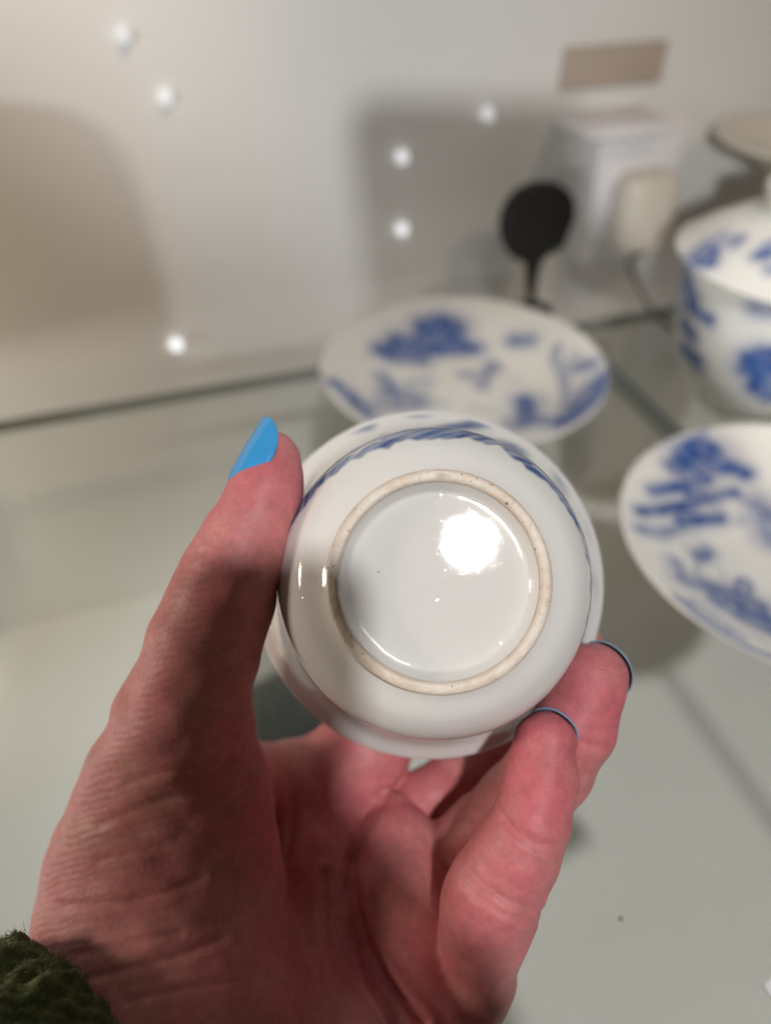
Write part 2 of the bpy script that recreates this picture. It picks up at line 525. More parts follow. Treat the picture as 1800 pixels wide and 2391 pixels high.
right_strokes = zz(1400, 900, 3.16, [
    ([(640, 520), (760, 480), (860, 560)], 70, 0.8), ([(720, 560), (690, 640), (680, 700)], 60, 0.6), ([(560, 640), (700, 650), (800, 640)], 30, 0.7),
    ([(660, 470), (740, 430), (830, 470)], 46, 0.95), ([(540, 590), (680, 540), (850, 570), (960, 600), (1060, 640)], 40, 0.9),
    ([(700, 500), (800, 520)], 40, 0.85), ([(490, 610), (560, 600)], 20, 0.4),
    ([(390, 780), (500, 760), (640, 730), (800, 690)], 30, 0.9), ([(820, 820), (920, 800), (1000, 785)], 24, 0.85), ([(640, 740), (700, 830), (820, 830)], 36, 0.8),
    ([(300, 930), (420, 920), (560, 900), (690, 870)], 30, 0.95), ([(590, 990), (700, 995), (890, 975)], 34, 0.9),
    ([(300, 1060), (440, 1090), (560, 1060), (640, 1020)], 28, 0.7), ([(760, 640), (690, 800), (620, 1000)], 42, 0.65),
    ([(1040, 1000), (1090, 990)], 30, 0.45), ([(1170, 880), (1220, 980), (1262, 1060), (1270, 1130)], 50, 0.65), ([(1240, 950), (1270, 960)], 40, 0.8),
    ([(440, 1260), (520, 1330), (500, 1350)], 14, 0.3), ([(560, 1300), (620, 1410), (640, 1450)], 30, 0.6),
    ([(620, 1430), (720, 1470), (860, 1500), (1000, 1540), (1180, 1640)], 48, 0.75), ([(900, 1600), (1000, 1640), (1130, 1720), (1260, 1760)], 75, 0.9),
    ([(1050, 1700), (1260, 1800)], 60, 0.9), ([(620, 1180), (680, 1230)], 14, 0.45), ([(730, 1260), (790, 1230)], 34, 0.85),
    ([(720, 1290), (720, 1420)], 16, 0.45), ([(800, 1250), (900, 1370), (960, 1480)], 12, 0.3),
    ([(1010, 1500), (1030, 1440), (1080, 1440), (1110, 1490), (1090, 1540), (1030, 1530)], 16, 0.75),
    ([(570, 1560), (700, 1680), (900, 1820), (1100, 1930), (1262, 2000)], 18, 0.85), ([(700, 1620), (850, 1730), (1000, 1830)], 50, 0.5), ([(1130, 1850), (1262, 1930)], 16, 0.4)])
saucer('blue and white saucer with a leafy tree, lying behind the bowl near the wall', (0.0368, 0.3182, 0.0), mid_strokes, 1.15)
saucer('blue and white saucer with tiered tree and boat, cut off by the right edge', (0.1532, 0.2014, 0.0), right_strokes, 1.25)

# covered cup
CUP = np.array([0.178, 0.320, 0.0])
cup = empty('covered_cup', CUP)
tag(cup, 'blue and white covered cup with a domed lid, behind the right saucer', 'covered cup')
prof = np.vstack([catmull([(0.0005, 0.003), (0.021, 0.003), (0.0235, 0.0002), (0.0255, 0.0002), (0.0265, 0.006), (0.034, 0.013), (0.041, 0.026), (0.0445, 0.045), (0.0465, 0.066), (0.047, 0.071)], 80),
                  catmull([(0.045, 0.071), (0.042, 0.045), (0.036, 0.02), (0.0005, 0.009)], 30)])
v, f = lathe(prof, 260)
body = mk('cup_body', v + CUP, f, M_WARE, cup, origin=CUP)
bpy.context.view_layer.update()
attr(body, 'paint', paint_px(body, zz(1500, 400, 3.687, [
    ([(370, 880), (390, 980), (440, 1120)], 60, 0.95), ([(330, 900), (340, 1150)], 40, 0.95), ([(400, 1170), (480, 1230), (580, 1275)], 36, 0.95),
    ([(340, 1300), (400, 1370), (440, 1420)], 40, 0.95), ([(350, 1530), (420, 1580), (480, 1630)], 48, 0.95), ([(400, 1680), (520, 1760)], 22, 0.5),
    ([(960, 1170), (1100, 1200)], 44, 0.6), ([(900, 1610), (1000, 1580), (1106, 1580)], 60, 0.95), ([(900, 1700), (1000, 1750), (1100, 1700)], 70, 0.95),
    ([(980, 1850), (1050, 1900), (1106, 1930)], 70, 0.95), ([(1000, 1800), (1106, 1830)], 60, 0.8)])))
lidp = np.vstack([catmull([(0.0005, 0.0935), (0.016, 0.0925), (0.018, 0.0925)], 16),
                  catmull([(0.0185, 0.1005), (0.021, 0.1008), (0.0222, 0.099), (0.0215, 0.0905), (0.030, 0.0868), (0.040, 0.0805), (0.048, 0.0745), (0.0515, 0.0722)], 60),
                  catmull([(0.0512, 0.0712), (0.047, 0.0722), (0.030, 0.083), (0.0005, 0.090)], 30)])
v, f = lathe(lidp, 260)
lid = mk('lid', v + CUP, f, M_WARE, cup, origin=CUP)
attr(lid, 'paint', paint_px(lid, zz(1500, 400, 3.687, [
    ([(400, 720), (470, 680), (560, 600)], 40, 0.7), ([(480, 760), (560, 740), (590, 690)], 55, 0.95), ([(540, 790), (600, 780)], 40, 0.9), ([(580, 640), (680, 530)], 26, 0.6),
    ([(730, 590), (830, 580)], 34, 0.7), ([(790, 630), (800, 640)], 26, 0.6), ([(1000, 720), (1106, 690)], 40, 0.8), ([(1060, 640), (1106, 620)], 30, 0.7), ([(1080, 810), (1106, 850)], 30, 0.6)])))

# footed dish behind, only its left end shows
dc = on_wall(1862, 312, 0.05)
dish_base = np.array([dc[0], dc[1], 0.0])
dish = empty('footed_dish', dish_base)
tag(dish, 'shallow cream dish on a foot, above the covered cup, only its left end showing', 'dish')
dh = dc[2]
v, f = lathe(np.vstack([catmull([(0.0005, dh - 0.012), (0.014, dh - 0.0075), (0.029, dh - 0.003), (0.041, dh)], 30),
                        catmull([(0.0416, dh - 0.002), (0.029, dh - 0.007), (0.012, dh - 0.016), (0.0005, dh - 0.016)], 24)]), 120)
mk('dish_plate', v + dish_base, f, M_CREAM, dish, origin=dish_base)
v, f = lathe(catmull([(0.0005, dh - 0.0162), (0.008, dh - 0.0165), (0.006, dh - 0.04), (0.007, 0.02), (0.02, 0.006), (0.028, 0.0005), (0.0005, 0.0004)], 50), 64)
mk('dish_foot', v + dish_base, f, M_CREAM, dish, origin=dish_base)

# white unit fixed to the wall, a cream plug beside it
def wall_block(px0, px1, py0, py1, d0, d1, bevel):
    """rounded block on the wall: front face spans the given pixels at d1 out of the wall"""
    a = on_wall(px0, (py0 + py1) / 2, d1); b = on_wall(px1, (py0 + py1) / 2, d1)
    t = on_wall((px0 + px1) / 2, py0, d1); u = on_wall((px0 + px1) / 2, py1, d1)
    c = (a + b) / 2 - N * (d1 - d0) / 2
    c[2] = (t[2] + u[2]) / 2
    v, f = box((0, 0, 0), (np.linalg.norm((b - a)[:2]), d1 - d0, t[2] - u[2]), bevel)
    return rot(v, WALLROT) + c, f, c


v, f, c = wall_block(1388, 1568, 310, 600, 0.0, 0.022, 0.002)
unit = empty('wall_box', c)
tag(unit, 'white box with a projecting lid fixed to the wall behind the covered cup', 'box')
mk('box_body', v, f, M_CARD, unit, origin=c)
v, f, c2 = wall_block(1374, 1578, 296, 324, 0.0, 0.036, 0.002)
mk('box_lid', v, f, M_CARD, unit, origin=c)
v, f, c = wall_block(1462, 1588, 415, 600, 0.0225, 0.045, 0.009)
jar = mk('plug', v, f, M_CREAM, origin=c)
tag(jar, 'cream round-cornered power plug on the front of the white wall box', 'plug')

v, f, c = wall_block(1318, 1550, 104, 202, 0.0, 0.004, 0.001)  # thin brown slab standing in for a shadow patch on the wall
shadow_slab = mk('card', v, f, plain('brown_shadow', (0.44, 0.365, 0.30), 0.7, 0.05, 60), origin=c)
tag(shadow_slab, 'brown slab coloured as a shadow patch high on the wall above the white box', 'card')

# black disc on a stem
ss = on_wall(1236, 760, 0.035)
st0 = np.array([ss[0], ss[1], 0.0])
tagst = empty('price_marker', st0)
tag(tagst, 'matt black round marker on a thin tapering stem behind the back saucer', 'marker')
dcen = on_plane(1252, 516, st0, N)
zz_ = np.dot(dcen - CAM, cf)
rad = 94 / F * zz_
th = np.linspace(0, 2 * np.pi, 72, endpoint=False)
prof2 = rad * (1 + 0.03 * np.sin(3 * th + 0.5))
corner = np.exp(-((th - 5.55) / 0.22) ** 2)
prof2 = prof2 * (1 + 0.12 * corner)
ring = np.stack([prof2 * np.cos(th), np.zeros_like(th), prof2 * np.sin(th)], 1)
lay = []
for sc_, yy in ((0.0, -0.004), (0.9, -0.004), (0.98, -0.003), (1.0, -0.001), (1.0, 0.001), (0.98, 0.003), (0.9, 0.004), (0.0, 0.004)):
    r_ = ring * max(sc_, 0.001); r_[:, 1] = yy
    lay.append(r_)
dv = np.stack(lay, 1).reshape(-1, 3)
mk('disc', rot(dv, WALLROT) + dcen, grid_faces(72, len(lay), True), M_BLACK, tagst, origin=st0)
top = on_plane(1246, 596, st0, N)
midp = on_plane(1240, 660, st0, N)
pts = catmull([top, midp, st0 + (midp - st0) * 0.4, st0 + np.array([0, 0, 0.002])], 24)
v, f = tube(pts, np.interp(np.linspace(0, 1, 24), [0, 0.25, 0.6, 1], [0.0058, 0.0034, 0.0024, 0.0022]), 14)
mk('stem', v, f, M_BLACK, tagst, origin=st0)
v, f = lathe(catmull([(0.0005, 0.004), (0.008, 0.0036), (0.012, 0.0012), (0.0005, 0.0006)], 14), 40)
mk('stem_base', v + st0, f, M_BLACK, tagst, origin=st0)

# cable
p1 = on_wall(1470, 610, 0.02); p2 = on_wall(1500, 690, 0.012); p3 = on_shelf(1545, 745, 0.002)
v, f = tube(catmull([on_wall(1500, 590, 0.03), p1, p2, p3, on_shelf(1600, 790, 0.002)], 40), 0.0013, 10)
cable = mk('cable', v, f, M_CABLE, origin=p3)
tag(cable, 'thin dark cable running down from the cream plug to the shelf', 'cable')

# tiny glowing beads that stand in for glints on the wall
m, nt, b, nd, lk = mat('white_glint')
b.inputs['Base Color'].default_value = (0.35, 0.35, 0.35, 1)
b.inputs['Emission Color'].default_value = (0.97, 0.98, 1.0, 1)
M_GLINT = []
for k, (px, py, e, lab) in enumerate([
        (412, 805, 1.2, 'bright tiny glowing bead for a glint low on the wall, just above the shelf edge on the left'),
        (388, 225, 0.62, 'dim tiny glowing bead for a glint high on the wall right of the rounded brown shadow'),
        (290, 80, 0.52, 'faintest tiny glowing bead for a glint at the top of the wall'),
        (940, 365, 0.75, 'upper of the two tiny glowing beads for glints one above the other left of the black disc'),
        (940, 535, 0.9, 'lower of the two tiny glowing beads for glints one above the other left of the black disc'),
        (1140, 265, 0.55, 'tiny glowing bead for a glint above the black disc'),
        (1583, 305, 0.8, 'tiny warm glowing bead for a glint beside the left end of the cream dish')]):
    mm = m.copy(); mm.name = 'glint_glow'
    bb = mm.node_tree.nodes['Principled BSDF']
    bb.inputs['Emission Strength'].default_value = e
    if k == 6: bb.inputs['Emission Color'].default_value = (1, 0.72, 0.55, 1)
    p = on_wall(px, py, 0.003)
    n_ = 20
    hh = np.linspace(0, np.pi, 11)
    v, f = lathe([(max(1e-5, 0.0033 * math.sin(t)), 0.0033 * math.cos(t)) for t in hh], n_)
    o = mk('wall_glint', v + p, f, mm, origin=p)
    tag(o, lab, 'light', 'tiny glint beads on the cabinet wall')

# white card corner, bottom right
cc = on_shelf(1776, 2305)
v, f = box((0.030, 0, 0.0006), (0.060, 0.040, 0.0010), 0)
import bmesh
bm = bmesh.new()
pts = []
Rr, wx, wy = 0.0014, 0.024, 0.017
for (sx, sy, a0) in ((1, 1, 0), (-1, 1, 90), (-1, -1, 180), (1, -1, 270)):
    for k in range(7):
        a_ = math.radians(a0 + k * 15)
        pts.append((sx * (wx / 2 - Rr) + Rr * math.cos(a_), sy * (wy / 2 - Rr) + Rr * math.sin(a_)))
ca, sa = math.cos(math.radians(28)), math.sin(math.radians(28))
# the rounded top-left corner of the card sits at cc
pc = np.array([(x + wx / 2, y - wy / 2) for x, y in pts])
pc = np.stack([pc[:, 0] * ca - pc[:, 1] * sa, pc[:, 0] * sa + pc[:, 1] * ca], 1)
nP = len(pc)
vv = np.vstack([np.c_[pc, np.full(nP, 0.0004)], np.c_[pc, np.full(nP, 0.0012)]]) + np.array([cc[0], cc[1], 0])
ff = [list(range(nP))[::-1], list(range(nP, 2 * nP))] + [[i, (i + 1) % nP, nP + (i + 1) % nP, nP + i] for i in range(nP)]
card = mk('card', vv, ff, M_CARD, origin=(cc[0], cc[1], 0), smooth=False)
tag(card, 'corner of a white card lying flat on the glass at the bottom right', 'card')

# crumb on the glass
cb = on_shelf(1449, 2146, 0.0006)
v, f = lathe([(max(1e-5, (0.0004 + 0.00015 * math.sin(5 * t)) * math.sin(t)), 0.0004 * math.cos(t)) for t in np.linspace(0, np.pi, 9)], 12, 0.15)
crumb = mk('crumb', v + cb, f, plain('brown_crumb', (0.16, 0.10, 0.05), 0.8, 0.2, 900), origin=cb)
tag(crumb, 'tiny brown crumb on the bare glass right of the little finger', 'crumb')

# dark green ribbed form added on the board below, between thumb and bowl
cl_c = on_plane(665, 1690, (0, 0, LOWZ), np.array([0, 0, 1.0]))
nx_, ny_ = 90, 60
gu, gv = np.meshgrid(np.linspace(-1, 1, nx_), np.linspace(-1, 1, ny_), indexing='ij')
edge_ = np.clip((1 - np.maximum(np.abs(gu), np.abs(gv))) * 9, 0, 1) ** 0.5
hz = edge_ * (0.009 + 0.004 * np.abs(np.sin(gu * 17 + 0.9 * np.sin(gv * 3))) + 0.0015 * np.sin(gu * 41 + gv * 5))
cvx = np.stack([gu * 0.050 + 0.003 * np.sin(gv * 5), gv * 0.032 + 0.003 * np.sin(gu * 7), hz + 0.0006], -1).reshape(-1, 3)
M_RIBBED = plain('dark_green_ribbed', (0.03, 0.038, 0.025), 0.9, 0.3, 120)
ribbed_form = mk('ribbed_form', rot(cvx, WALLROT) + cl_c, grid_faces(nx_, ny_), M_RIBBED, origin=cl_c)
tag(ribbed_form, 'dark green ribbed form on the lower board, glimpsed between the thumb and the bowl', 'ribbed_form')

# ------------------------------------------------------------------ the bowl held in the hand
foot_c = P(1026, 1356, 0.140)
rim_c = P(1000, 1357, 0.182)
ax = rim_c - foot_c; ax /= np.linalg.norm(ax)              # from foot to rim, camera space
axw = ax[0] * cr + ax[1] * cu + ax[2] * cf
ref = cu - axw * np.dot(cu, axw); ref /= np.linalg.norm(ref)   # local y = image up
refx = np.cross(ref, axw)
BR = np.stack([refx, ref, axw], 1)
BO = cam2w(foot_c)
bowl = empty('bowl', BO)
tag(bowl, 'small white porcelain bowl with a blue band, held up with its foot towards the viewer', 'bowl')
outer = catmull([(0.0204, 0.0040), (0.0222, 0.0052), (0.0264, 0.0072), (0.0301, 0.0114), (0.0317, 0.0165), (0.0325, 0.0235), (0.0338, 0.031), (0.0369, 0.0375), (0.0409, 0.0415)], 110)
lip = catmull([(0.0410, 0.0420), (0.0400, 0.0420)], 4)
inner = catmull([(0.0385, 0.0408), (0.0350, 0.0365), (0.0313, 0.029), (0.0295, 0.0225), (0.0270, 0.0145), (0.0210, 0.0088), (0.0005, 0.0072)], 60)
v, f = lathe(np.vstack([outer, lip, inner]), 320, 0.003)
bo = mk('bowl_body', rot(v, BR) + BO, f, M_BOWL, bowl, origin=BO)
ang = np.arctan2(v[:, 1], -v[:, 0]); hh = v[:, 2]; rr = np.hypot(v[:, 0], v[:, 1])
isout = np.zeros(len(v), bool).reshape(320, -1); isout[:, :114] = True; isout = isout.ravel()
def bump_(a, c, s): 
    d = (a - c + np.pi) % (2 * np.pi) - np.pi
    return np.exp(-(d / s) ** 2)
adeg = np.degrees(ang)
low_edge = np.interp(adeg, [-180, -90, -62, -40, 0, 30, 45, 52, 60, 64, 75, 90, 105, 120, 135, 150, 165, 180],
                     [0.02, 0.0190, 0.0146, 0.0124, 0.0108, 0.0098, 0.0088, 0.0081, 0.0086, 0.0098, 0.0086, 0.0079, 0.0079, 0.0084, 0.0092, 0.0101, 0.0126, 0.02])
low_edge = low_edge + 0.0004 * np.abs(np.sin(ang * 9 + 1.5 * np.sin(ang * 4))) + 0.0003 * np.sin(ang * 23 + 2 * np.sin(ang * 6)) + 0.00015 * np.sin(ang * 61 + 1)
vis = np.interp(adeg, [-180, -80, -55, 155, 172, 180], [0, 0, 1, 1, 0, 0])
t_ = (hh - low_edge)
band = np.clip(t_ / 0.0006, 0, 1) * np.clip((0.0205 - hh) / 0.001, 0, 1)
streak = 0.78 + 0.22 * np.sin(ang * 33 + 5 * np.sin(ang * 5) + hh * 1900) * np.sin(ang * 11 + hh * 900)
gap = np.exp(-((hh - (low_edge + 0.0035 + 0.0008 * np.sin(ang * 5))) / 0.0004) ** 2) * (np.sin(ang * 3 + 0.5) > 0)
paint = band * streak * vis * (1 - 0.75 * gap)
# lines and scattered motifs on the flaring wall
paint = np.maximum(paint, 0.8 * np.exp(-((hh - 0.0215) / 0.0007) ** 2) * vis)
mot = np.clip(np.sin(ang * 9 + 0.6 + hh * 200) * np.sin(hh * 520 + 2 * np.sin(ang * 5)) - 0.15, 0, 1) * 1.6
paint = np.maximum(paint, mot * (hh > 0.023) * (hh < 0.0402) * 0.7 * np.interp(adeg, [-180, -100, -60, 30, 60, 110, 135, 150, 170, 180], [0.5, 0, 0, 0.3, 1, 1, 0.1, 0.9, 0.9, 0.5]))
paint = np.where(isout, paint, 0)
attr(bo, 'paint', np.clip(paint, 0, 1))
# recessed base
fl = catmull([(0.00001, 0.0032), (0.008, 0.0032), (0.0145, 0.0032), (0.0160, 0.0032), (0.0165, 0.00312), (0.0169, 0.0028), (0.01735, 0.0021), (0.0178, 0.0013), (0.01815, 0.0006)], 130)
v, f = lathe(fl, 240, 0.002)
v[:, 2] += (0.0094 * v[:, 0] - 0.0028 * v[:, 1] - 0.0004 * (1 - (np.hypot(v[:, 0], v[:, 1]) / 0.016) ** 2)) * np.clip(v[:, 2] / 0.0032, 0, 1) ** 1.5
bs = mk('bowl_base', rot(v, BR) + BO, f[:, ::-1].copy(), M_BOWL, bowl, origin=BO)
attr(bs, 'paint', np.zeros(len(v)))
# unglazed foot ring
fr_ = catmull([(0.01800, 0.0016), (0.01812, 0.0009), (0.0184, 0.00025), (0.0189, 0.00002), (0.0200, 0.00002), (0.02045, 0.0003), (0.0206, 0.0010), (0.0205, 0.0028), (0.0204, 0.0042)], 48)
v, f = lathe(fr_, 360, 0.002)
a_ = np.arctan2(v[:, 1], v[:, 0])
chip = bump_(a_, 1.60, 0.05)
inner_side = np.clip((0.0193 - np.hypot(v[:, 0], v[:, 1])) / 0.001, 0, 1)
v[:, 2] += 0.0006 * chip * np.clip((0.0198 - np.hypot(v[:, 0], v[:, 1])) / 0.0012, 0, 1) * (v[:, 2] < 0.0012) + 0.00005 * np.sin(a_ * 31) * np.sin(a_ * 13)
mk('foot_ring', rot(v, BR) + BO, f, M_BISCUIT, bowl, origin=BO)

# ------------------------------------------------------------------ the hand
def mm(px, z): return px * z / F


def chain(pts):
    """[(px, py, z, rpx)] -> list of (centre, radius)"""
    return [(P(x, y, z), mm(r, z)) for x, y, z, r in pts]


H = 0.00062
LO = np.array([-0.090, -0.150, 0.125]); HI = np.array([0.058, 0.024, 0.222])
dims = np.ceil((HI - LO) / H).astype(int)
gx = (LO[0] + H * np.arange(dims[0])).astype(np.float32)
gy = (LO[1] + H * np.arange(dims[1])).astype(np.float32)
gz = (LO[2] + H * np.arange(dims[2])).astype(np.float32)


def smin(a, b, k):
    if k <= 0: return np.minimum(a, b)
    h = np.clip(0.5 + 0.5 * (b - a) / k, 0, 1)
    return b * (1 - h) + a * h - k * h * (1 - h)


def seg_sdf(X, Y, Z, a, ra, b, rb, fl=1.0):
    """round cone, depth (camera z) flattened by fl"""
    ab = (b - a).astype(np.float32)
    abz = ab[2] * fl
    L = ab[0] ** 2 + ab[1] ** 2 + abz ** 2 + 1e-12
    dx = X - a[0]; dy = Y - a[1]; dz = (Z - a[2]) * fl
    t = np.clip((dx * ab[0] + dy * ab[1] + dz * abz) / L, 0, 1)
    t = t.astype(np.float32)
    d = np.sqrt((dx - t * ab[0]) ** 2 + (dy - t * ab[1]) ** 2 + (dz - t * abz) ** 2)
    return d - (ra + t * (rb - ra))


def group_sdf(X, Y, Z, ch, k=0.003, fl=1.0):
    """ch: list of (c, r); smooth chain"""
    out = None
    for (a, ra), (b, rb) in zip(ch[:-1], ch[1:]):
        d = seg_sdf(X, Y, Z, a, ra, b, rb, fl)
        out = d if out is None else smin(out, d, k)
    return out


def vol(ch, k=0.003, fl=1.0):
    """evaluate a group on the part of the grid around it"""
    full = np.full(dims, 0.02, np.float32)
    c = np.array([q[0] for q in ch]); r = np.array([q[1] for q in ch])
    lo = ((c - r[:, None]).min(0) - 0.009 - LO) / H
    hi = ((c + r[:, None]).max(0) + 0.009 - LO) / H
    i0 = np.clip(lo.astype(int), 0, dims - 1); i1 = np.clip(hi.astype(int) + 1, 1, dims)
    sl = tuple(slice(p, q) for p, q in zip(i0, i1))
    full[sl] = group_sdf(gx[sl[0], None, None], gy[None, sl[1], None], gz[None, None, sl[2]], ch, k, fl)
    return full


thumb = chain([(646, 1066, 0.1585, 57), (622, 1140, 0.1565, 77), (594, 1222, 0.1555, 86), (557, 1302, 0.1555, 101), (520, 1395, 0.1565, 112), (478, 1500, 0.1575, 124), (425, 1690, 0.162, 150)])
thenar = chain([(425, 1690, 0.163, 152), (410, 1860, 0.168, 215), (385, 2060, 0.170, 268), (375, 2240, 0.166, 290), (420, 2520, 0.154, 350)])
palm = chain([(690, 1910, 0.196, 150), (740, 2100, 0.189, 190), (770, 2350, 0.179, 240), (700, 2560, 0.164, 300)])
web = chain([(500, 1815, 0.172, 72), (590, 1822, 0.186, 74), (690, 1815, 0.198, 90)])
index = chain([(720, 1900, 0.200, 125), (800, 1805, 0.2000, 108), (858, 1742, 0.2000, 98), (905, 1640, 0.2020, 90), (1000, 1490, 0.2030, 85), (1110, 1370, 0.2020, 78)])
middle = chain([(900, 1930, 0.1985, 80), (990, 1868, 0.1975, 64), (1090, 1800, 0.196, 68), (1190, 1722, 0.1945, 74), (1285, 1610, 0.1925, 70), (1340, 1500, 0.190, 62)])
ring_ = chain([(960, 2070, 0.188, 86), (1040, 2010, 0.1825, 78), (1120, 1945, 0.176, 80), (1200, 1880, 0.1705, 86), (1282, 1800, 0.1655, 93), (1338, 1700, 0.1635, 90), (1383, 1586, 0.1635, 84)])
pinky = chain([(1272, 1734, 0.1545, 72), (1262, 1830, 0.1525, 80), (1240, 1920, 0.1515, 84), (1205, 1990, 0.1520, 94), (1160, 2070, 0.1535, 104), (1138, 2130, 0.156, 106), (1128, 2190, 0.158, 92), (1112, 2290, 0.162, 84), (1060, 2400, 0.165, 90)])
mound = chain([(915, 1915, 0.191, 66), (932, 2000, 0.184, 102), (962, 2120, 0.176, 140), (1000, 2250, 0.169, 146), (1005, 2420, 0.160, 146)])
heel = chain([(860, 2420, 0.170, 170), (800, 2600, 0.156, 250)])

T = vol(thumb, 0.004)
T = smin(T, vol(thenar, 0.006, 1.55), 0.006)
PALM = vol(palm, 0.006, 1.8)
PALM = smin(PALM, vol(index, 0.004), 0.004)
PALM = smin(PALM, vol(heel, 0.004, 1.8), 0.004)
T = smin(T, vol(web, 0.004, 1.0), 0.006)
T = smin(T, PALM, 0.0035)
MD = vol(middle, 0.003)
MO = vol(mound, 0.004, 1.15)
RI = vol(ring_, 0.003)
PI_ = vol(pinky, 0.003)
T = smin(T, MD, 0.0006)
T = smin(T, MO, 0.0010)
T = smin(T, RI, 0.0006)
T = smin(T, PI_, 0.0006)
# keep the skin out of the porcelain it grips
X = gx[:, None, None]; Y = gy[None, :, None]; Z = gz[None, None, :]
qx = X - foot_c[0]; qy = Y - foot_c[1]; qz = Z - foot_c[2]
hax = qx * ax[0] + qy * ax[1] + qz * ax[2]
rax = np.sqrt(np.maximum(qx * qx + qy * qy + qz * qz - hax * hax, 0))
oh = np.concatenate([[-0.02, 0.0], outer[:, 1], [0.0425, 0.06]]); orr = np.concatenate([[-0.05, 0.0205], outer[:, 0], [0.0405, -0.03]])
bowl_d = (rax - np.interp(hax, oh, orr).astype(np.float32)) * 0.85
T = np.maximum(T, -(bowl_d - 0.0001))
del bowl_d, rax, hax, qx, qy, qz


def surface_nets(Fv):
    s = Fv < 0
    nx, ny, nz = Fv.shape
    cnt = np.zeros((nx - 1, ny - 1, nz - 1), np.int8)
    for dx in (0, 1):
        for dy in (0, 1):
            for dz in (0, 1):
                cnt += s[dx:nx - 1 + dx, dy:ny - 1 + dy, dz:nz - 1 + dz]
    cells = np.argwhere((cnt > 0) & (cnt < 8))
    idx = np.full(cnt.shape, -1, np.int32)
    idx[tuple(cells.T)] = np.arange(len(cells))
    acc = np.zeros((len(cells), 3)); num = np.zeros(len(cells))
    cor = [(i, j, k) for i in (0, 1) for j in (0, 1) for k in (0, 1)]
    for a in cor:
        for d in range(3):
            if a[d] == 1: continue
            b = list(a); b[d] = 1
            fa = Fv[cells[:, 0] + a[0], cells[:, 1] + a[1], cells[:, 2] + a[2]]
            fb = Fv[cells[:, 0] + b[0], cells[:, 1] + b[1], cells[:, 2] + b[2]]
            m_ = (fa < 0) != (fb < 0)
            t = np.where(m_, fa / np.where(m_, fa - fb, 1), 0)
            p = np.array(a, float)[None] + np.zeros((len(cells), 3)); p[:, d] += t
            acc += p * m_[:, None]; num += m_
    verts = cells + acc / num[:, None]
    faces = []
    for d in range(3):
        o1, o2 = (d + 1) % 3, (d + 2) % 3
        sa = [slice(None)] * 3; sb = [slice(None)] * 3
        sa[d] = slice(0, -1); sb[d] = slice(1, None)
        A = s[tuple(sa)]; B = s[tuple(sb)]
        e = np.argwhere(A != B)
        ok = (e[:, o1] > 0) & (e[:, o2] > 0) & (e[:, o1] < Fv.shape[o1] - 1) & (e[:, o2] < Fv.shape[o2] - 1)
        e = e[ok]
        flip = A[tuple(e.T)]
        q = []
        for u_, v_ in ((0, 0), (1, 0), (1, 1), (0, 1)):
            c = e.copy(); c[:, o1] -= u_; c[:, o2] -= v_
            q.append(idx[tuple(c.T)])
        q = np.stack(q, 1)
        q[~flip] = q[~flip][:, ::-1]
        faces.append(q)
    return verts, np.vstack(faces)


def relax(v, f, it=3, lam=0.5):
    e = np.vstack([f[:, [0, 1]], f[:, [1, 2]], f[:, [2, 3]], f[:, [3, 0]]])
    n = len(v)
    deg = np.bincount(e[:, 0], minlength=n) + np.bincount(e[:, 1], minlength=n)
    for i in range(it):
        s_ = np.zeros_like(v)
        for k in range(3):
            s_[:, k] = np.bincount(e[:, 0], v[e[:, 1], k], n) + np.bincount(e[:, 1], v[e[:, 0], k], n)
        v = v + lam * (s_ / deg[:, None] - v)
    return v


hv, hf = surface_nets(T)
hv = hv * H + LO
hv = relax(hv, hf, 4)


def normals(v, f):
    n = np.cross(v[f[:, 2]] - v[f[:, 0]], v[f[:, 3]] - v[f[:, 1]])
    o = np.zeros_like(v)
    for k in range(4):
        for c in range(3):
            o[:, c] += np.bincount(f[:, k], n[:, c], len(v))
    return o / (np.linalg.norm(o, axis=1)[:, None] + 1e-12)


hn = normals(hv, hf)
if (hn * (hv - hv.mean(0))).sum() < 0:
    hf = hf[:, ::-1].copy(); hn = -hn
# which digit a vertex belongs to
regs = {'thumb': (thumb, 1), 'thenar': (thenar, 1.55), 'palm': (palm, 1.8), 'index': (index, 1), 'middle': (middle, 1), 'ring': (ring_, 1), 'pinky': (pinky, 1), 'mound': (mound, 1.15), 'web': (web, 1), 'heel': (heel, 1.8)}
names = list(regs)
D = np.stack([group_sdf(hv[:, 0], hv[:, 1], hv[:, 2], regs[k][0], 0.003, regs[k][1]) for k in names], 1)
rid = D.argmin(1)
vpx = 900 + hv[:, 0] / hv[:, 2] * F
vpy = 1195 - hv[:, 1] / hv[:, 2] * F


def line_px(poly):
    poly = np.array(poly, float)
    best = np.full(len(hv), 1e9)
    for a, b in zip(poly[:-1], poly[1:]):
        ab = b - a
        t = np.clip(((vpx - a[0]) * ab[0] + (vpy - a[1]) * ab[1]) / (ab @ ab), 0, 1)
        best = np.minimum(best, np.hypot(vpx - a[0] - t * ab[0], vpy - a[1] - t * ab[1]))
    return best


